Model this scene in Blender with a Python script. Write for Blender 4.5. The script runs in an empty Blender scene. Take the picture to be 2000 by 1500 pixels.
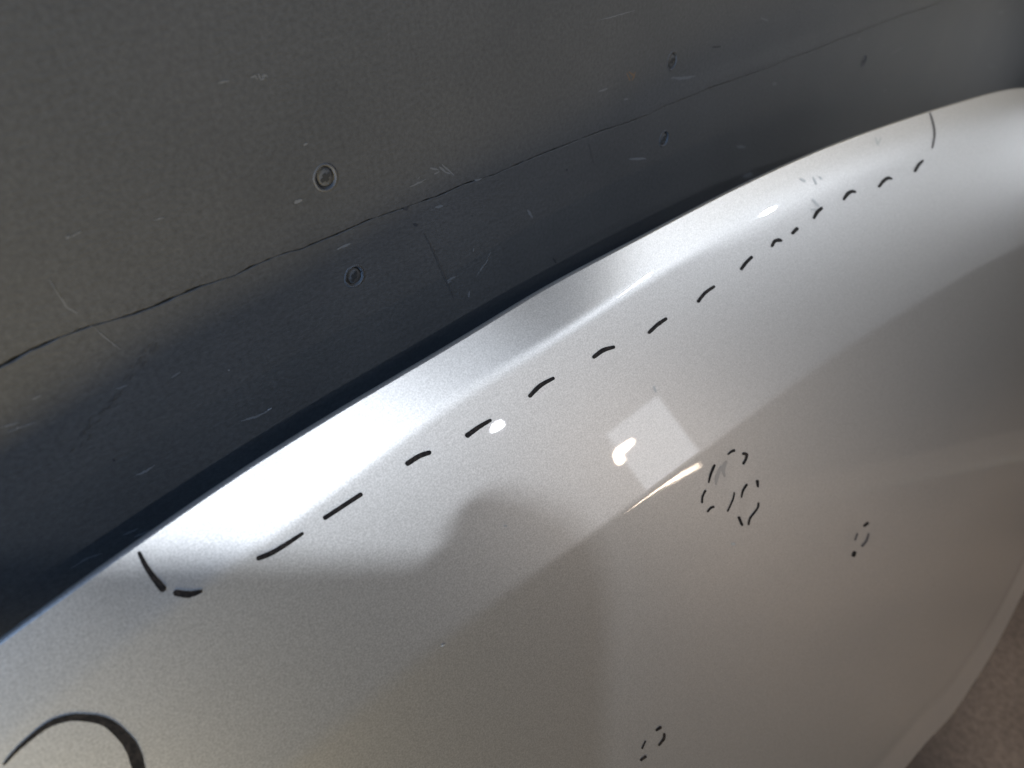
import bpy, bmesh, math, random
from mathutils import Vector, Matrix, noise
random.seed(7)
C = bpy.context.scene
COL = C.collection

# ------------------------------------------------------------------ camera
F = 1300.0                                    # focal length in photo pixels (photo 2000 x 1500)
CAM = Vector((0.0, 0.0, 0.748))               # camera height above the floor
D1 = Vector((1660, -1090, F)).normalized()    # direction of the wall's horizontals seen from the camera
D2 = Vector((110, 1718, F)).normalized()      # direction of the plumb line
DN = D1.cross(D2)
def c2w(c): return Vector((D1.dot(c), DN.dot(c), -D2.dot(c)))
def ray(px, py): return c2w(Vector(((px-1000)/F, (py-750)/F, 1.0)))
cd = bpy.data.cameras.new('camera'); cam = bpy.data.objects.new('camera', cd); COL.objects.link(cam)
xr, dn, fw = c2w(Vector((1,0,0))), c2w(Vector((0,1,0))), c2w(Vector((0,0,1)))
cam.matrix_world = Matrix(((xr.x,-dn.x,-fw.x,CAM.x),(xr.y,-dn.y,-fw.y,CAM.y),(xr.z,-dn.z,-fw.z,CAM.z),(0,0,0,1)))
cd.sensor_width = 36.0; cd.lens = F/2000*36; cd.clip_start = 0.01; cd.clip_end = 100
cd.dof.use_dof = True; cd.dof.focus_distance = 0.30; cd.dof.aperture_fstop = 8.0
C.camera = cam

# ------------------------------------------------------------------ light
C.view_settings.view_transform = 'Standard'; C.view_settings.look = 'None'
C.view_settings.exposure = 0; C.view_settings.gamma = 1
w = bpy.data.worlds.new('World'); C.world = w; w.use_nodes = True
w.node_tree.nodes['Background'].inputs['Color'].default_value = (1.0, 0.94, 0.88, 1)
w.node_tree.nodes['Background'].inputs['Strength'].default_value = 0.060
def lamp(name, pos, target, power, color, size, size_y=None, shape='DISK'):
    l = bpy.data.lights.new(name, 'AREA'); l.energy = power; l.color = color
    l.shape = shape; l.size = size
    if size_y: l.size_y = size_y
    o = bpy.data.objects.new(name, l); COL.objects.link(o)
    o.location = pos; o.rotation_euler = (Vector(target)-Vector(pos)).to_track_quat('-Z', 'Y').to_euler()
    return o
def L(x, y, z): return CAM + Vector((x, y, z))
PT = L(0.17, 0.17, -0.2)
COOL = (0.86, 0.92, 1.0); WARM = (1.0, 0.80, 0.62)
def bulb(name, pos, power, color, radius):
    l = bpy.data.lights.new(name, 'POINT'); l.energy = power; l.color = color; l.shadow_soft_size = radius
    o = bpy.data.objects.new(name, l); COL.objects.link(o); o.location = pos; return o
def bulb(name, pos, power, color, radius):
    l = bpy.data.lights.new(name, 'POINT'); l.energy = power; l.color = color; l.shadow_soft_size = radius
    o = bpy.data.objects.new(name, l); COL.objects.link(o); o.location = pos; return o
def bulb(name, pos, power, color, radius):
    l = bpy.data.lights.new(name, 'POINT'); l.energy = power; l.color = color; l.shadow_soft_size = radius
    o = bpy.data.objects.new(name, l); COL.objects.link(o); o.location = pos; return o
def glow(name, pos, target, power, color, sx, sy): return lamp(name, pos, target, power, color, sx, sy, 'ELLIPSE')
k = lamp('daylight_lamp', L(0.18, -0.92, 0.48), L(0.12, 0.17, -0.17), 0.66, COOL, 0.055, 0.016, 'RECTANGLE'); k.data.spread = math.radians(60)
k = lamp('ceiling_lamp', L(1.06, -0.68, 0.42), L(0.25, 0.17, -0.17), 0.18, COOL, 0.10, 0.06, 'ELLIPSE'); k.data.spread = math.radians(50)
glow('bulb_lamp', L(0.63, -1.02, 0.01), PT, 0.25, COOL, 0.034, 0.012)
glow('bulb_lamp', L(1.40, -0.57, 0.15), PT, 1.3, COOL, 0.040, 0.030)
glow('work_lamp', L(0.828, -0.975, -0.22), PT, 0.25, WARM, 0.018, 0.018)
glow('work_lamp', L(0.85, -0.965, -0.205), PT, 0.4, WARM, 0.060, 0.012)
glow('work_lamp', L(0.90, -0.95, -0.60), L(0.25,0.13,-0.27), 0.26, WARM, 0.230, 0.010)  # added strip light, there to mirror as the warm streak along the crease
lamp('window_lamp', L(0.95, -1.00, -0.26), L(0.25, 0.13, -0.25), 0.33, COOL, 0.17, 0.22, 'RECTANGLE')
lamp('added_fill_lamp', L(-0.68, -0.95, -0.06), L(-0.08, 0.17, -0.22), 0.28, (0.95, 1.0, 0.88), 0.20)  # added fill, gives the greenish glow in the near lower corner
lamp('added_fill_lamp', L(2.05, -0.19, -0.36), L(0.42, 0.05, -0.25), 0.13, COOL, 0.20).data.spread = math.radians(60)  # added fill with no known source, lightens the far end of the bonnet
lamp('added_wall_fill', L(1.10, -0.35, 0.60), L(0.95, 0.229, 0.10), 1.7, (1.0, 0.86, 0.62), 0.20).data.spread = math.radians(70)  # added warm fill, brightens the right part of the wall
lamp('added_blue_fill', L(-1.70, -0.38, 0.70), L(0.25, 0.229, -0.10), 6.0, (0.33, 0.57, 1.0), 0.30).data.spread = math.radians(60)  # added blue fill, no sky here; tints the lower wall and the gap
lamp('unseen_floor_lamp', L(-0.62, -0.22, -0.70), L(0.3, 0.229, 0.1), 23.0, (1.0, 0.84, 0.52), 0.25)
lamp('unseen_floor_lamp', L(0.80, -0.70, 0.40), L(0.75, -0.50, -0.74), 2.0, (1.0, 0.77, 0.54), 0.10).data.spread = math.radians(70)  # added light aimed at the floor, for warm bounce on the lower bonnet

# ------------------------------------------------------------------ helpers
def link(name, me, mat, parent=None):
    o = bpy.data.objects.new(name, me); COL.objects.link(o)
    if mat: me.materials.append(mat)
    if parent: o.parent = parent
    return o
def mesh(name, vs, fs, smooth=False):
    me = bpy.data.meshes.new(name); me.from_pydata([tuple(v) for v in vs], [], fs); me.update()
    if smooth: me.polygons.foreach_set('use_smooth', [True]*len(me.polygons))
    return me
def tag(o, label, cat, group=None):
    o['label'] = label; o['category'] = cat
    if group: o['group'] = group
def empty(name, loc):
    o = bpy.data.objects.new(name, None); COL.objects.link(o); o.location = loc; return o
def interp(tab, x):                           # monotone-ish cubic through table (x, y)
    n = len(tab)
    if x <= tab[0][0]: a, b = tab[0], tab[1]; return a[1]+(b[1]-a[1])/(b[0]-a[0])*(x-a[0])
    if x >= tab[-1][0]: a, b = tab[-2], tab[-1]; return b[1]+(b[1]-a[1])/(b[0]-a[0])*(x-b[0])
    for i in range(n-1):
        if x <= tab[i+1][0]: break
    def sl(j):
        if j == 0: return (tab[1][1]-tab[0][1])/(tab[1][0]-tab[0][0])
        if j == n-1: return (tab[-1][1]-tab[-2][1])/(tab[-1][0]-tab[-2][0])
        return (tab[j+1][1]-tab[j-1][1])/(tab[j+1][0]-tab[j-1][0])
    (x0,y0),(x1,y1) = tab[i], tab[i+1]; hh = x1-x0; t = (x-x0)/hh
    return (y0*(1+2*t)*(1-t)**2 + sl(i)*hh*t*(1-t)**2 + y1*t*t*(3-2*t) + sl(i+1)*hh*t*t*(t-1))
def sst(x):
    x = min(1.0, max(0.0, x)); return x*x*(3-2*x)

# ------------------------------------------------------------------ materials
def mat(name):
    m = bpy.data.materials.new(name); m.use_nodes = True
    nt = m.node_tree; b = nt.nodes['Principled BSDF']
    return m, nt, b
def nd(nt, t, **kw):
    n = nt.nodes.new(t)
    for k, v in kw.items(): setattr(n, k, v)
    return n
def tnoise(nt, scale, detail=2, rough=0.5, vec=None):
    n = nd(nt, 'ShaderNodeTexNoise'); n.inputs['Scale'].default_value = scale
    n.inputs['Detail'].default_value = detail; n.inputs['Roughness'].default_value = rough
    if vec: nt.links.new(vec, n.inputs['Vector'])
    return n
def ramp(nt, src, stops):
    r = nd(nt, 'ShaderNodeValToRGB'); nt.links.new(src, r.inputs['Fac'])
    e = r.color_ramp.elements
    while len(e) < len(stops): e.new(0.5)
    for x, (p, c) in zip(e, stops): x.position = p; x.color = (*c, 1)
    return r

M = {}
def paint_material():
    m, nt, b = mat('silver_metallic_paint')
    tc = nd(nt, 'ShaderNodeTexCoord')
    n1 = tnoise(nt, 1500, 1, 0.5, tc.outputs['Object'])
    r = ramp(nt, n1.outputs['Fac'], [(0.3, (0.49, 0.485, 0.48)), (0.7, (0.655, 0.648, 0.642))])
    nt.links.new(r.outputs['Color'], b.inputs['Base Color'])
    n2 = tnoise(nt, 2200, 1, 0.5, tc.outputs['Object'])
    bp = nd(nt, 'ShaderNodeBump'); bp.inputs['Strength'].default_value = 0.10; bp.inputs['Distance'].default_value = 0.0003
    nt.links.new(n2.outputs['Fac'], bp.inputs['Height']); nt.links.new(bp.outputs['Normal'], b.inputs['Normal'])
    b.inputs['Metallic'].default_value = 0.96; b.inputs['Roughness'].default_value = 0.45
    b.inputs['Coat Weight'].default_value = 1.0; b.inputs['Coat Roughness'].default_value = 0.025
    b.inputs['Coat IOR'].default_value = 1.5
    return m
M['paint'] = paint_material()
def plain(name, col, rough=0.6, metal=0.0, coat=0.0):
    m, nt, b = mat(name); b.inputs['Base Color'].default_value = (*col, 1)
    b.inputs['Roughness'].default_value = rough; b.inputs['Metallic'].default_value = metal
    b.inputs['Coat Weight'].default_value = coat
    return m
M['ink'] = plain('black_marker_ink', (0.005, 0.004, 0.0045), 0.6)
for _k in ('ink',): M[_k].node_tree.nodes['Principled BSDF'].inputs['Specular IOR Level'].default_value = 0.12
_m = M['ink']; _nt = _m.node_tree; _tc = nd(_nt, 'ShaderNodeTexCoord')
_n = tnoise(_nt, 650, 3, 0.7, _tc.outputs['Object'])
_r = ramp(_nt, _n.outputs['Fac'], [(0.45, (0.0045, 0.004, 0.0045)), (0.78, (0.040, 0.030, 0.024))])
_nt.links.new(_r.outputs['Color'], _nt.nodes['Principled BSDF'].inputs['Base Color'])
M['ink_thin'] = plain('thin_marker_ink', (0.05, 0.045, 0.045), 0.5)
M['smudge'] = plain('grey_smudge', (0.40, 0.41, 0.41), 0.5, 0.7)
M['inner'] = plain('bonnet_inner_primer', (0.12, 0.12, 0.125), 0.5, 0.3)
def board_material():
    m, nt, b = mat('dark_grey_wall_paint')
    tc = nd(nt, 'ShaderNodeTexCoord')
    n1 = tnoise(nt, 14, 4, 0.6, tc.outputs['Object'])
    r = ramp(nt, n1.outputs['Fac'], [(0.3, (0.0265, 0.0268, 0.027)), (0.7, (0.0355, 0.0352, 0.0348))])
    n2 = tnoise(nt, 520, 3, 0.7, tc.outputs['Object'])
    mp = nd(nt, 'ShaderNodeMapping'); mp.inputs['Scale'].default_value = (260, 500, 700)
    nt.links.new(tc.outputs['Object'], mp.inputs['Vector'])
    n3 = tnoise(nt, 1.0, 2, 0.6, mp.outputs['Vector'])
    r2 = ramp(nt, n2.outputs['Fac'], [(0.3, (0.70, 0.70, 0.70)), (0.7, (1.28, 1.28, 1.28))])
    mx = nd(nt, 'ShaderNodeMix', data_type='RGBA', blend_type='MULTIPLY'); mx.inputs['Factor'].default_value = 1
    nt.links.new(r.outputs['Color'], mx.inputs[6]); nt.links.new(r2.outputs['Color'], mx.inputs[7])
    nt.links.new(mx.outputs[2], b.inputs['Base Color'])
    bp = nd(nt, 'ShaderNodeBump'); bp.inputs['Strength'].default_value = 0.30; bp.inputs['Distance'].default_value = 0.0006
    nt.links.new(n3.outputs['Fac'], bp.inputs['Height']); nt.links.new(bp.outputs['Normal'], b.inputs['Normal'])
    b.inputs['Roughness'].default_value = 0.62
    return m
M['board'] = board_material()
M['screw'] = plain('painted_screw', (0.036,0.036,0.037), 0.75)
M['slot'] = plain('recess_shade', (0.006, 0.006, 0.006), 0.8)  # near-black colour stands in for the shade inside the cross
M['chip'] = plain('pale_scuff', (0.13,0.133,0.136), 0.7)
M['chip2'] = plain('faint_scuff', (0.070, 0.072, 0.074), 0.7)
M['rust'] = plain('rusty_nail_hole', (0.085, 0.055, 0.030), 0.8)
M['hole'] = plain('dark_nick', (0.012, 0.012, 0.014), 0.8)
def floor_material():
    m, nt, b = mat('brown_concrete')
    tc = nd(nt, 'ShaderNodeTexCoord')
    n1 = tnoise(nt, 5, 3, 0.5, tc.outputs['Object'])
    r = ramp(nt, n1.outputs['Fac'], [(0.32, (0.050, 0.037, 0.028)), (0.7, (0.115, 0.090, 0.070))])
    n2 = tnoise(nt, 150, 3, 0.6, tc.outputs['Object'])
    r2 = ramp(nt, n2.outputs['Fac'], [(0.3, (0.7, 0.7, 0.7)), (0.7, (1.2, 1.2, 1.2))])
    mx = nd(nt, 'ShaderNodeMix', data_type='RGBA', blend_type='MULTIPLY'); mx.inputs['Factor'].default_value = 1
    nt.links.new(r.outputs['Color'], mx.inputs[6]); nt.links.new(r2.outputs['Color'], mx.inputs[7])
    nt.links.new(mx.outputs[2], b.inputs['Base Color'])
    b.inputs['Roughness'].default_value = 0.8
    return m
M['floor'] = floor_material()

# ------------------------------------------------------------------ floor
vs = [(-6,-8,0),(8,-8,0),(8,0.5,0),(-6,0.5,0)]
fl = link('floor', mesh('floor', vs, [(0,1,2,3)]), M['floor']); fl['kind'] = 'structure'

# ------------------------------------------------------------------ wall: two painted boards with a butt joint
WY = 0.229
def wp(px, py, out=0.0):                      # point on the wall face seen at a photo pixel, world coordinates
    r = ray(px, py); t = (WY-out)/r.y; p = CAM + r*t; return p
wall = empty('boarded_wall', (0, WY, 0))
tag(wall, 'dark grey painted board wall with a long horizontal joint and sunken screws behind the bonnet', 'wall')
seam_px = [(0,716),(49,690),(105,663),(175,637),(245,618),(297,600),(350,576),(402,555),(455,539),(510,512),(560,493),(590,486),(614,475),(665,454),(722,429),(758,417),(791,405),(860,381),(905,360),(965,341),(1010,321),(1070,296),(1115,279),(1146,267),(1184,252),(1228,239),(1264,224),(1300,207),(1330,195),(1360,183),(1390,170),(1420,160),(1450,149),(1500,133),(1532,117),(1600,94),(1637,77),(1687,59),(1737,39),(1775,25),(1820,11)]
seam = [wp(*q) for q in seam_px]
seam = [(p.x, p.z) for p in seam]
sx0, sx1 = -0.6, 3.2
zl = seam[0][1]; zr = seam[-1][1]
seam = [(sx0, zl)] + seam + [(sx1, zr)]
def seam_z(x):
    for a, b in zip(seam, seam[1:]):
        if x <= b[0]: return a[1]+(b[1]-a[1])*(x-a[0])/(b[0]-a[0])
    return seam[-1][1]
xs = [sx0]
x = -0.14
while x < 1.3: xs.append(x); x += 0.0013
xs += [1.5, 2.0, sx1]
def gap(x): return 0.00036 + 0.0003*sst(1-(x+0.02)/0.10) - 0.00027*sst((x-0.25)/0.25) + 0.0005*max(-0.5, noise.noise(Vector((x*70,3,0)))) + 0.0002*noise.noise(Vector((x*260,7,0)))
def wob(x, k): return 0.0003*noise.noise(Vector((x*45, k, 0))) + 0.0003*noise.noise(Vector((x*190, k, 5))) + 0.0002*noise.noise(Vector((x*420, k, 9)))
# each board: front edge with a 0.7 mm eased arris, depth 12 mm; object origin on the wall face
def board(name, upper):
    rows = []
    lip = 0.0
    for x in xs:
        z = seam_z(x); g = gap(x)
        if upper:
            e = z + g/2 + wob(x, 1); proud = 0.00015 + 0.0003*sst((x-0.25)/0.2)
            rows.append([(x, 0.012, e+0.0002), (x, -proud+0.0003, e), (x, -proud, e+0.0003), (x, -proud, e+0.004), (x, 0.0, e+0.012), (x, 0.0, 2.6)])
        else:
            e = z - g/2 + wob(x, 2); proud = 0.0
            rows.append([(x, 0.0, 0.0), (x, 0.0, e-0.012), (x, -proud, e-0.004), (x, -proud, e-0.0003), (x, -proud+0.0003, e), (x, 0.012, e-0.0002)])
    n = len(rows[0]); vs = [v for r in rows for v in r]
    fs = [(i*n+j, (i+1)*n+j, (i+1)*n+j+1, i*n+j+1) for i in range(len(rows)-1) for j in range(n-1)]
    return link(name, mesh(name, vs, fs, False), M['board'], wall)
ub = board('board', True); lb = board('board', False)
bk = link('joint_backing', mesh('joint_backing', [(sx0,0.0125,0),(sx1,0.0125,0),(sx1,0.0125,2.6),(sx0,0.0125,2.6)], [(0,1,2,3)]), M['hole'], wall)

def wl(px, py):                               # wall-local coordinates
    p = wp(px, py); return Vector((p.x, 0, p.z))
# countersunk screw: raised paint ring, cone down to a sunken head with a cross recess
def make_screw(parent, px, py, R, ang, tiltx=0.0):
    c = wl(px, py)
    prof = [(1.16,0.00003),(1.08,-0.00030),(1.00,-0.00038),(0.93,-0.00010),(0.88,0.0006),(0.86,0.0013),(0.80,0.0014),(0.74,0.0006),(0.55,0.0002),(0.3,0.0001),(0.0,0.0001)]
    vs, fs = [], []; n = 28
    for k, (rr, y) in enumerate(prof[:-1]):
        for i in range(n):
            a = 2*math.pi*i/n; q = 1+0.05*noise.noise(Vector((math.cos(a)*1.5, math.sin(a)*1.5, px)))
            vs.append((R*rr*q*math.cos(a), y, R*rr*q*math.sin(a)))
    vs.append((0, prof[-1][1], 0))
    for k in range(len(prof)-2):
        for i in range(n): fs.append((k*n+i, k*n+(i+1)%n, (k+1)*n+(i+1)%n, (k+1)*n+i))
    k = len(prof)-2
    for i in range(n): fs.append((k*n+i, k*n+(i+1)%n, len(vs)-1))
    o = link('screw', mesh('screw', vs, fs, True), M['screw'], parent)
    o.location = c; o.rotation_euler = (0, ang, tiltx)
    return o, c
def slot(parent, c, R, ang, wd=0.3):
    # flat dark cross just proud of the head, the pit's shade put into its colour
    bm = bmesh.new()
    for a in (ang, ang+math.pi/2):
        u = Vector((math.cos(a), 0, math.sin(a))); v = Vector((-math.sin(a), 0, math.cos(a)))
        y = -0.00004 - (0.00004 if a != ang else 0)
        l = 0.52*R if a == ang else 0.34*R
        pts = [u*l+v*wd*R*0.55, -u*l+v*wd*R*0.55, -u*l-v*wd*R*0.55, u*l-v*wd*R*0.55]
        bm.faces.new([bm.verts.new(c+p+Vector((0, y, 0))) for p in pts])
    me = bpy.data.meshes.new('screw_slot'); bm.to_mesh(me); bm.free()
    return me
screw_specs = [(636,347,0.0047,0.4,ub),(692,540,0.0044,0.9,lb),(1313,119,0.0047,0.3,ub),(1297,271,0.0045,0.7,lb),(1687,119,0.0046,0.2,lb)]
for px, py, R, a, par in screw_specs:
    o, c = make_screw(par, px, py, R, a)
    s = slot(par, Vector((0,0,0)), R, a)
    so = link('cross_recess', s, M['slot'], None)
    # the recess is carried by its board beside the screw head (third level is the limit)
    so.parent = par; so.location = c

# drill the holes through the board faces
for par in (ub, lb):
    bmc = bmesh.new()
    for px, py, R, a, p_ in screw_specs:
        if p_ is par:
            c = wl(px, py)
            r_ = bmesh.ops.create_cone(bmc, cap_ends=True, segments=28, radius1=R*1.02, radius2=R*1.02, depth=0.008)
            bmesh.ops.rotate(bmc, verts=r_['verts'], cent=(0,0,0), matrix=Matrix.Rotation(math.pi/2, 3, 'X'))
            bmesh.ops.translate(bmc, verts=r_['verts'], vec=c)
    bvh_src = [(wl(px, py), R*1.0) for px, py, R, a, p_ in screw_specs if p_ is par]
    bmc.free()
    bm = bmesh.new(); bm.from_mesh(par.data)
    for c, R in bvh_src:
        # fine grid lines round the hole, then drop the faces inside it
        for co, no in [((c.x-R*1.6,0,0),(1,0,0)),((c.x+R*1.6,0,0),(1,0,0)),((0,0,c.z-R*1.6),(0,0,1)),((0,0,c.z+R*1.6),(0,0,1))]:
            bmesh.ops.bisect_plane(bm, geom=bm.verts[:]+bm.edges[:]+bm.faces[:], plane_co=co, plane_no=no)
        for k in range(14):
            an = 2*math.pi*k/14; d = Vector((math.cos(an),0,math.sin(an)))
            g = [f for f in bm.faces if abs(f.calc_center_median().x-c.x) < R*1.6 and abs(f.calc_center_median().z-c.z) < R*1.6]
            gg = set(g) | {e for f in g for e in f.edges} | {v for f in g for v in f.verts}
            bmesh.ops.bisect_plane(bm, geom=list(gg), plane_co=c+d*R, plane_no=d)
        dead = [f for f in bm.faces if (f.calc_center_median()-Vector((c.x,f.calc_center_median().y,c.z))).length < R*0.985 and abs(f.calc_center_median().y) < 0.004]
        bmesh.ops.delete(bm, geom=dead, context='FACES')
    bm.to_mesh(par.data); bm.free()

# scuffs on the boards: thin flakes of scraped paint, joined per board
def strip(bm, pts, widths, fy):
    prev = None
    n = len(pts)
    for i, p in enumerate(pts):
        d = (pts[min(i+1,n-1)]-pts[max(i-1,0)]).normalized(); nn = Vector((-d.z, 0, d.x))
        a = bm.verts.new(p+nn*widths[i]/2+Vector((0,fy,0))); b = bm.verts.new(p-nn*widths[i]/2+Vector((0,fy,0)))
        if prev: bm.faces.new((prev[0], prev[1], b, a))
        prev = (a, b)
def scuffs(name, parent, m, lines, fy=-0.00012, jag=0.3):
    bm = bmesh.new()
    for pts, wpx in lines:
        P = []
        for (a, b) in zip(pts, pts[1:]):
            k = max(2, int(math.dist(a, b)/4))
            P += [(a[0]+(b[0]-a[0])*i/k, a[1]+(b[1]-a[1])*i/k) for i in range(k)]
        P.append(pts[-1]); n = len(P)
        Q = [wl(px+random.uniform(-.6,.6), py+random.uniform(-.6,.6)) for px, py in P]
        W = []
        for i, (px, py) in enumerate(P):
            z = WY/ray(px, py).y
            W.append(wpx*z/F*(0.25+0.75*math.sin(math.pi*(i+0.4)/(n-0.2)))*random.uniform(1-jag, 1+jag))
        strip(bm, Q, W, fy-random.uniform(0,0.00003))
    me = bpy.data.meshes.new(name); bm.to_mesh(me); bm.free()
    o = link(name, me, m, parent); o['kind'] = 'stuff'; return o
scuffs('pale_scuffs', ub, M['chip2'], [
    ([(489,152),(500,148)],4),([(498,146),(503,156)],3),([(503,144),(509,155)],4),([(510,150),(521,147)],4),([(508,156),(516,153)],3),([(514,145),(523,150)],3),([(425,162),(447,158)],4),([(575,396),(590,390)],7),([(592,284),(601,280)],5),
    ([(840,328),(856,332)],4),([(858,326),(872,338)],4),([(866,334),(880,340)],3),([(862,320),(888,344)],3),([(848,340),(858,334)],3),([(800,365),(832,350)],3),([(926,352),(940,348)],5),([(1310,152),(1330,153),(1357,149)],5),
    ([(1170,178),(1186,173)],4),([(1218,194),(1226,193)],5),([(128,465),(136,462)],5),([(136,463),(160,452)],3),([(95,545),(130,600),(165,620),(180,640)],3),
    ([(1170,40),(1240,20)],2),([(300,430),(320,425)],3),([(820,345),(815,350)],2),([(1485,35),(1500,40)],3)])
scuffs('pale_scuffs', lb, M['chip2'], [
    ([(185,640),(200,655),(235,682)],3),([(470,822),(505,812),(530,798)],5),([(266,928),(285,920),(302,908)],5),([(335,738),(352,726)],4),
    ([(240,1045),(270,1032)],5),([(262,1048),(298,1035)],6),([(138,1110),(170,1090),(200,1080)],5),([(62,780),(80,772)],4),([(225,760),(250,752)],3),
    ([(658,487),(685,475)],5),([(850,405),(865,402)],5),([(955,505),(940,525),(930,540)],4),([(958,492),(950,510)],3),([(870,550),(890,540)],4),([(925,485),(923,492)],5),
    ([(1228,311),(1262,310)],5),([(1438,286),(1456,288)],6),([(1450,345),(1470,340)],8),([(1508,164),(1517,163)],6),([(1676,75),(1679,77)],6),([(1726,176),(1728,179)],7),
    ([(1950,25),(1960,23)],6),([(1970,18),(1972,20)],4),([(1740,105),(1765,92)],3),([(1930,125),(1937,132),(1945,128)],3),([(0,835),(40,825)],3),([(12,845),(75,822)],3),
    ([(917,568),(915,580)],4),([(980,610),(1000,605)],3),([(1030,410),(1040,425)],6),([(880,548),(872,555)],3)])
scuffs('pale_specks', lb, M['chip'], [([(445,723),(449,722)],3),([(33,836),(36,834)],3),([(522,801),(531,797)],3),([(508,1040),(514,1037)],2)])
scuffs('dark_nicks', lb, M['hole'], [([(807,437),(815,440)],6),([(1080,504),(1086,514)],5),([(220,897),(224,900)],5),([(920,421),(924,422)],3),
    ([(1108,330),(1106,333)],4)], jag=0.5)
scuffs('dark_nicks', ub, M['hole'], [([(788,404),(796,408)],8),([(555,478),(562,477)],5),([(930,345),(938,346)],5),([(1390,92),(1408,91)],3)], jag=0.5)
scuffs('rusty_chip', ub, M['rust'], [([(1224,142),(1231,158)],4),([(1241,140),(1234,158)],4),([(1228,140),(1238,148)],4)], jag=0.4)
# dark rubbed streaks on the lower board
M['streak'] = plain('rubbed_streak', (0.0245, 0.025, 0.026), 0.6)
st = []
for k in range(26):
    t = random.random(); x0 = 305-170*t+random.uniform(-12,12); y0 = 660+220*t+random.uniform(-10,10)
    st.append(([(x0,y0),(x0-random.uniform(3,9),y0+random.uniform(5,14))], random.uniform(2.5,5)))
scuffs('rubbed_streak', lb, M['streak'], st, jag=0.5)
scuffs('rubbed_streak', lb, M['streak'], [([(828,455),(850,500),(885,580)],4),([(1150,280),(1160,320)],3),([(1640,60),(1655,90)],2)], jag=0.5)

# ------------------------------------------------------------------ bonnet
def gap_pt(px, py, y): r = ray(px, py); return r*(y/r.y)
_a, _b, _c = gap_pt(230, 1050, WY-0.046), gap_pt(1820, 220, WY-0.085), gap_pt(1430, 950, 0.108)
pnw = (_b-_a).cross(_c-_a).normalized()                     # plane normal away from the camera
if pnw.y < 0: pnw = -pnw
PD = pnw.dot(_a)
EN = -pnw
EU = Vector((0,0,1)).cross(EN).normalized()
if EU.x < 0: EU = -EU
EV = EN.cross(EU)
if EV.z > 0: EV = -EV
def plane_pt(px, py): r = ray(px, py); return r*(PD/pnw.dot(r))
O = plane_pt(1000, 607)
def uv0(px, py): d = plane_pt(px, py)-O; return d.dot(EU), d.dot(EV)
edge_tab = [(-0.32,0.0440),(-0.2561, 0.0329), (-0.2295, 0.0283), (-0.2016, 0.0226), (-0.1865, 0.0199), (-0.1738, 0.0178), (-0.1606, 0.0163), (-0.1467, 0.0146), (-0.126, 0.012), (-0.1039, 0.0098), (-0.073, 0.0074), (-0.0331, 0.0052), (0.0087, 0.0032), (0.0591, 0.0005), (0.1161, -0.0013), (0.1869, -0.002), (0.274, -0.0001), (0.3447, 0.0041), (0.4487, 0.0123), (0.535, 0.0203), (0.5986, 0.027), (0.6704, 0.0375),(0.74,0.055),(0.80,0.08),(0.86,0.13),(0.93,0.25),(0.97,0.40)]
crease_tab = [(-0.36,0.122),(-0.25,0.118),(-0.1554, 0.1143), (-0.1384, 0.1129), (-0.106, 0.1105), (-0.0755, 0.1099), (-0.0477, 0.1102), (-0.0115, 0.1129), (0.0195, 0.114), (0.0546, 0.1143), (0.0934, 0.1154), (0.1374, 0.1165), (0.2051, 0.1201), (0.2718, 0.1258), (0.3514, 0.1348), (0.45, 0.1465), (0.5753, 0.1656),(0.7,0.195),(0.85,0.26),(0.97,0.45)]
U0, U1 = -0.32, 0.93
def smooth_tab(tab, sig):                     # evenly sampled, gaussian-smoothed copy of a table
    st = 0.004; n0 = -160; xs_ = [st*i for i in range(n0, 330)]; raw = [interp(tab, x) for x in xs_]
    k = int(3*sig/st); wts = [math.exp(-0.5*(i*st/sig)**2) for i in range(-k, k+1)]; sw = sum(wts); res = []
    for i in range(len(raw)):
        res.append(sum(wt*raw[min(len(raw)-1, max(0, i+d-k))] for d, wt in enumerate(wts))/sw)
    def f(u):
        q = u/st-n0; i = min(len(res)-3, max(1, int(q))); t = q-i
        p0, p1, p2, p3 = res[i-1:i+3]
        return 0.5*(2*p1+(p2-p0)*t+(2*p0-5*p1+4*p2-p3)*t*t+(3*p1-p0-3*p2+p3)*t**3)
    return f
ve = smooth_tab(edge_tab, 0.020); vc = smooth_tab(crease_tab, 0.028)
bot_tab = [(-0.34,0.53),(0.0,0.53),(0.1490, 0.529), (0.222, 0.564), (0.283, 0.581), (0.333, 0.594), (0.396, 0.619), (0.446, 0.626), (0.515, 0.629), (0.582, 0.617), (0.63, 0.604), (0.715, 0.58),(0.78,0.54),(0.87,0.45),(0.95,0.36)]
vb = smooth_tab(bot_tab, 0.012)
def chw(u): return 0.019 + 0.004*sst((-0.03-u)/0.10)       # width of the rolled band along the top edge
def slope(u, v):
    s = v-ve(u); c = v-vc(u); b = vb(u)-v
    m = 0.08
    wch = chw(u); soft = 0.008 + 0.020*sst((u-0.11)/0.08)
    m += (0.185 + 0.25*math.exp(-((u-0.030)/0.045)**2))*(1-sst((s-wch+soft*0.5)/soft))*(0.15+0.85*sst((u+0.185)/0.075))
    cs = 0.0045 + 0.009*sst((0.0-u)/0.12) + 0.004*sst((u-0.10)/0.10)
    m -= 0.13*sst(c/cs+0.5)
    m -= 0.10*sst((c-0.02)/0.4)
    m += 0.15*sst((0.040-b)/0.010) - 0.05*math.exp(-((b-0.047)/0.006)**2) 
    return m
NU, NV = 640, 460
dents = [(1420,930,0.010,0.013,-0.00022),(1458,985,0.006,0.008,-0.00015),(1684,1050,0.012,0.014,-0.0002),(1275,1450,0.008,0.009,-0.00015)]
DUV = [(*uv0(a,b), r1, r2, d) for a,b,r1,r2,d in dents]
us = [U0+(U1-U0)*i/NU for i in range(NU+1)]
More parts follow.
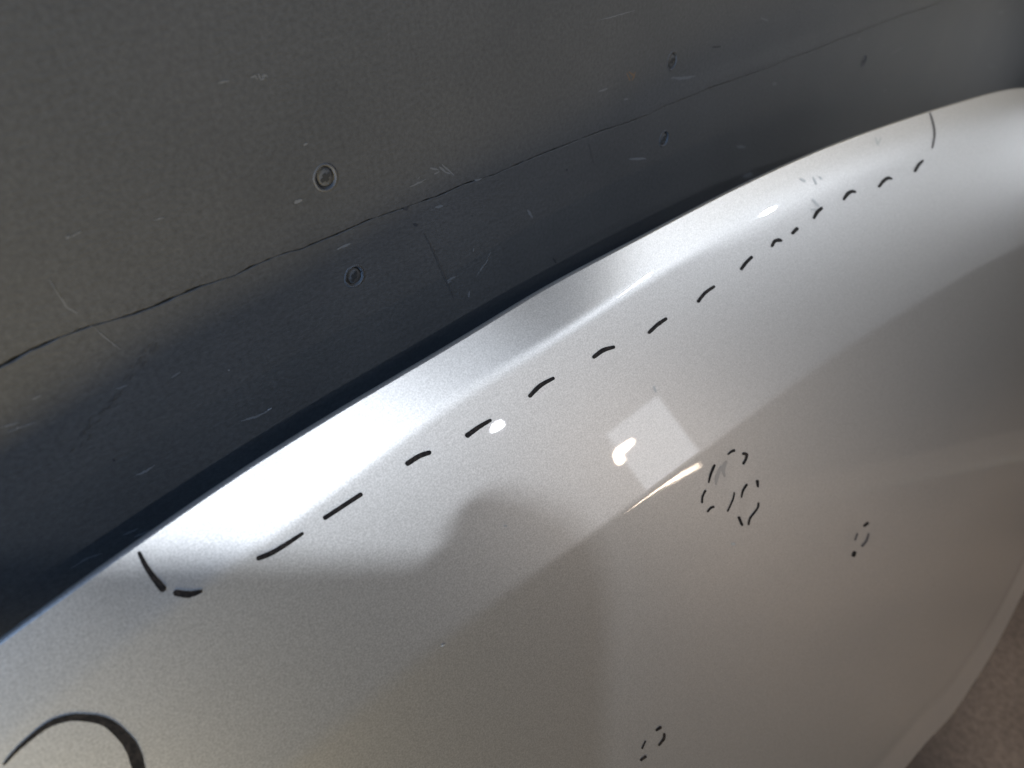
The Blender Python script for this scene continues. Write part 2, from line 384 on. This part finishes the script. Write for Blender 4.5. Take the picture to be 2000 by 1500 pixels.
ts = [(j/NV)**1.45 for j in range(NV+1)]
H = []; VV = []
for u in us:
    a, b = ve(u), vb(u); vv = [a+(b-a)*t for t in ts]
    col = [0.0]*(NV+1); fine = 0.0
    m0 = slope(u, vv[0])
    for j in range(NV):
        m1 = slope(u, vv[j+1]); mm = slope(u, (vv[j]+vv[j+1])/2)
        col[j+1] = col[j] + (m0+4*mm+m1)/6*(vv[j+1]-vv[j]); m0 = m1
    # keep the main face on the base plane: reference height at 70 mm below the edge
    jr = max(j for j in range(NV+1) if vv[j] <= a+0.07); ref = col[jr]+(col[jr+1]-col[jr])*(a+0.07-vv[jr])/(vv[jr+1]-vv[jr])
    for j in range(NV+1):
        h = col[j]-ref - 0.035*(u-0.15)**2
        for du, dv, r1, r2, d in DUV:
            q = ((u-du)/r1)**2+((vv[j]-dv)/r2)**2
            if q < 9: h += d*math.exp(-q)
        col[j] = h
    H.append(col); VV.append(vv)
def surf_h(u, v):
    fi = (u-U0)/(U1-U0)*NU; i = min(NU-1, max(0, int(fi))); fu = fi-i
    def colh(i):
        a, b = VV[i][0], VV[i][-1]; t = min(1.0, max(0.0, (v-a)/(b-a))); fj = NV*t**(1/1.45)
        j = min(NV-1, int(fj)); f = fj-j; return H[i][j]*(1-f)+H[i][j+1]*f
    return colh(i)*(1-fu)+colh(i+1)*fu
BASE = CAM+O+EV*0.636                                        # foot of the bonnet on the floor
def loc(u, v, h): return O+EU*u+EV*v+EN*h+CAM-BASE
bon = empty('car_bonnet', BASE)
tag(bon, 'silver metallic car bonnet leaning against the dark board wall, covered in black marker dashes', 'car bonnet')
vs = []; n = NV+1+4+2
for i, u in enumerate(us):
    vv, hh = VV[i], H[i]
    a, h0 = vv[0], hh[0]
    vs += [loc(u, a+0.018, h0-0.0052), loc(u, a+0.0002, h0-0.0042), loc(u, a-0.0010, h0-0.0026), loc(u, a-0.0008, h0-0.0008)]
    vs += [loc(u, v, h) for v, h in zip(vv, hh)]
    b, hb = vv[-1], hh[-1]
    vs += [loc(u, b+0.0010, hb-0.0015), loc(u, b-0.004, hb-0.005)]
fs = [(i*n+j, i*n+j+1, (i+1)*n+j+1, (i+1)*n+j) for i in range(NU) for j in range(n-1)]
skin = link('outer_skin', mesh('outer_skin', vs, fs, True), M['paint'], bon)
# inner frame sheet behind the skin
iv = []; iu = [U0+0.01+(U1-U0-0.02)*i/60 for i in range(61)]
for u in iu:
    for j in range(31):
        v = ve(u)+0.014+(vb(u)-ve(u)-0.02)*j/30; iv.append(loc(u, v, surf_h(u, v)-0.0085-0.012*sst(min(j,30-j)/4)))
link('inner_frame', mesh('inner_frame', iv, [(i*31+j, i*31+j+1, (i+1)*31+j+1, (i+1)*31+j) for i in range(60) for j in range(30)], True), M['inner'], bon)

def on_skin(px, py):                          # (u, v) of the skin point seen at a photo pixel
    r = ray(px, py); u, v = uv0(px, py)
    for _ in range(6):
        h = surf_h(u, v); t = (PD-h)/pnw.dot(r); d = r*t-O; u, v = d.dot(EU), d.dot(EV)
    return u, v, t
def pen(pts, widths, m, name='pen_mark', lift=0.00016):
    # smooth polyline through photo points, drawn as a thin ink film on the skin
    n = len(pts); P = []
    K = 8
    for i in range(n-1):
        p0, p1, p2, p3 = pts[max(i-1,0)], pts[i], pts[i+1], pts[min(i+2,n-1)]
        for k in range(K if i < n-2 else K+1):
            t = k/K; q = []
            for a in (0, 1):
                q.append(0.5*((2*p1[a])+(-p0[a]+p2[a])*t+(2*p0[a]-5*p1[a]+4*p2[a]-p3[a])*t*t+(-p0[a]+3*p1[a]-3*p2[a]+p3[a])*t**3))
            P.append((q[0], q[1], widths[i]+(widths[i+1]-widths[i])*t))
    vs, fs = [], []
    N = len(P)
    # round caps
    L_, R_ = [], []
    for i, (x, y, wd) in enumerate(P):
        a, b = P[max(i-1,0)], P[min(i+1,N-1)]
        dx, dy = b[0]-a[0], b[1]-a[1]; l = math.hypot(dx, dy) or 1; dx, dy = dx/l, dy/l
        wd *= 1+0.09*noise.noise(Vector((x*.21, y*.21, 1)))
        if i == 0:
            for k in range(1, 5):
                an = math.pi*k/10
                L_.append((x-dx*wd/2*math.cos(an)-dy*wd/2*math.sin(an), y-dy*wd/2*math.cos(an)+dx*wd/2*math.sin(an)))
                R_.append((x-dx*wd/2*math.cos(an)+dy*wd/2*math.sin(an), y-dy*wd/2*math.cos(an)-dx*wd/2*math.sin(an)))
        L_.append((x-dy*wd/2, y+dx*wd/2)); R_.append((x+dy*wd/2, y-dx*wd/2))
        if i == N-1:
            for k in range(4, 0, -1):
                an = math.pi*k/10
                L_.append((x+dx*wd/2*math.cos(an)-dy*wd/2*math.sin(an), y+dy*wd/2*math.cos(an)+dx*wd/2*math.sin(an)))
                R_.append((x+dx*wd/2*math.cos(an)+dy*wd/2*math.sin(an), y+dy*wd/2*math.cos(an)-dx*wd/2*math.sin(an)))
    for side in (L_, R_):
        for (x, y) in side:
            u, v, t = on_skin(x, y); vs.append(loc(u, v, surf_h(u, v)+lift))
    k = len(L_)
    fs = [(i, i+1, k+i+1, k+i) for i in range(k-1)]
    return link(name, mesh(name, vs, fs, True), m, bon)
dash = [  # the long dashed line, lower left to upper right
 ([(272,1080),(284,1104),(300,1128),(317,1149)],[7,9,11,13]),
 ([(344,1158),(368,1161),(392,1155)],[11,12,6]),
 ([(505,1090),(530,1080),(560,1062),(590,1042)],[9,9,8,6]),
 ([(635,1011),(670,988),(704,966)],[8,8,8]),
 ([(796,905),(818,891),(838,884)],[9,9,8]),
 ([(913,850),(935,834),(957,821)],[9,8,6]),
 ([(1035,773),(1055,753),(1080,739)],[7,8,6]),
 ([(1160,697),(1178,684),(1198,678)],[7,8,6]),
 ([(1268,649),(1284,634),(1300,623)],[6,7,6]),
 ([(1364,588),(1377,572),(1394,560)],[6,6,5]),
 ([(1448,525),(1456,514),(1467,503)],[6,6,6]),
 ([(1508,480),(1513,471),(1520,469),(1525,470)],[5,6,7,5]),
 ([(1548,455),(1556,447)],[6,7]),
 ([(1590,425),(1596,414),(1604,407)],[5,7,6]),
 ([(1648,389),(1655,379),(1663,374),(1670,375)],[5,7,6,4]),
 ([(1717,364),(1726,353),(1734,348),(1741,349)],[5,6,6,4]),
 ([(1787,334),(1794,322),(1802,314)],[5,6,4])]
for p, wd in dash: pen(p, [q*1.12 for q in wd], M['ink'])
pen([(1816,221),(1822,240),(1825,262),(1821,288)],[3.5,4.5,5,4], M['ink_thin'])
pen([(8,1492),(40,1458),(90,1418),(130,1403),(165,1402),(205,1410),(240,1438),(262,1472),(276,1530)],[5,8,11,13,14,17,23,26,27], M['ink'])
# ring round the larger dent and the smaller one below it
for p, wd in [([(1422,887),(1428,882),(1433,880)],[3.5,5,6]), ([(1452,886),(1458,888),(1456,898),(1452,905)],[6,6,5,5]),
  ([(1395,909),(1388,926),(1384,942)],[5,5,3]), ([(1377,959),(1372,970),(1371,981)],[4.5,4,4]), ([(1382,999),(1388,992),(1393,990)],[3.5,4.5,5]),
  ([(1434,962),(1431,976),(1421,998)],[2.5,3.5,3.5]), ([(1458,947),(1451,958),(1448,971)],[5,4.5,3]), ([(1479,940),(1480,950)],[6,4]),
  ([(1481,983),(1479,993),(1465,1012),(1462,1024)],[4,4,4.5,4]), ([(1443,1011),(1449,1025)],[5.5,5])]:
    pen(p, wd, M['ink'])
for p, wd in [([(1688,1027),(1694,1022)],[5,6]), ([(1667,1084),(1668.5,1080)],[8,8])]: pen(p, wd, M['ink'])
for p, wd in [([(1674,1043),(1670,1054)],[4,4]), ([(1696,1043),(1692,1056),(1684,1066)],[4,5,5])]: pen(p, wd, M['ink_thin'])
for p, wd in [([(1282,1426),(1289,1421)],[4.5,6.5]), ([(1297,1434),(1296,1443),(1287,1455)],[4.5,6,4]), ([(1260,1448),(1254,1461)],[3.5,4]), ([(1252,1484),(1260,1478)],[5,6])]:
    pen(p, wd, M['ink'])
for p, wd in [([(1564,350),(1572,354)],[5,4]), ([(1588,347),(1594,359)],[4,4]), ([(1587,390),(1598,402)],[4,5]), ([(1584,409),(1594,410)],[3,3]), ([(1601,346),(1604,349)],[4,4]), ([(1277,756),(1280,764)],[4,4]), ([(862,1262),(868,1259)],[4,3]), ([(985,1027),(988,1027)],[4,4]), ([(1430,1062),(1434,1062)],[5,5]), ([(1710,270),(1714,282)],[3,4]), ([(1714,282),(1720,270)],[3,3])]:
    pen(p, wd, M['smudge'], 'smudge')

# rubbed patch inside the ringed dents
M['rub'] = plain('rubbed_clearcoat', (0.36, 0.35, 0.34), 0.5, 0.85, 0.3)
for p, wd in [([(1418,902),(1412,916),(1415,930)],[5,9,4]), ([(1408,912),(1400,932),(1398,946)],[4,8,3])]:
    pen(p, wd, M['rub'], 'smudge', 0.00010)

# ------------------------------------------------------------------ added unseen board on the floor, there to mirror as a pale band in the far end
M['timber'] = plain('pale_timber', (0.15, 0.13, 0.11), 0.6)
bm = bmesh.new(); bmesh.ops.create_cube(bm, size=1.0)
bmesh.ops.scale(bm, vec=(0.10, 1.1, 0.02), verts=bm.verts); bmesh.ops.bevel(bm, geom=bm.edges[:], offset=0.002, segments=2, affect='EDGES')
me = bpy.data.meshes.new('added_board'); bm.to_mesh(me); bm.free()
fb = link('added_board', me, M['timber']); fb.location = (1.12, -0.50, 0.0105); fb.rotation_euler = (0, 0, -0.20)
tag(fb, 'unseen added timber board, there to mirror as a pale band in the bonnet', 'board')

# ------------------------------------------------------------------ added unseen card, cut to cast the shadow on the near end of the bonnet
sc_o = L(0.0971, -0.1309, -0.0176); AX = Vector((0.0885,-0.8425,0.5313)); AX_X = Vector((0.9961,0.0748,-0.0472)); AX_Y = Vector((0,0.5334,0.8459))
out = [(-0.16,0.115),(-0.075,0.052),(-0.0576,0.041),(-0.0312,0.0235),(-0.0116,0.0082),(0.006,-0.0046),(0.0165,-0.0120),(0.0225,-0.0118),(0.028,-0.0068),(0.034,-0.0038),(0.042,-0.0042),(0.049,-0.0085),(0.059,-0.0185),(0.068,-0.031),(0.073,-0.046),(0.0735,-0.058),(0.070,-0.0715),(0.052,-0.113),(0.035,-0.15),(-0.02,-0.17),(-0.17,-0.06)]
n = len(out)
vs = [AX_X*x+AX_Y*y for x, y in out]+[AX_X*x+AX_Y*y+AX*0.006 for x, y in out]
fs = [tuple(range(n)), tuple(range(2*n-1, n-1, -1))]+[(i, (i+1)%n, n+(i+1)%n, n+i) for i in range(n)]
card = link('added_shade_card', mesh('added_shade_card', vs, fs), plain('black_card', (0.02,0.02,0.02), 0.8)); card.location = sc_o
tag(card, 'unseen added black card, cut to cast the shadow on the near end of the bonnet', 'shade card')
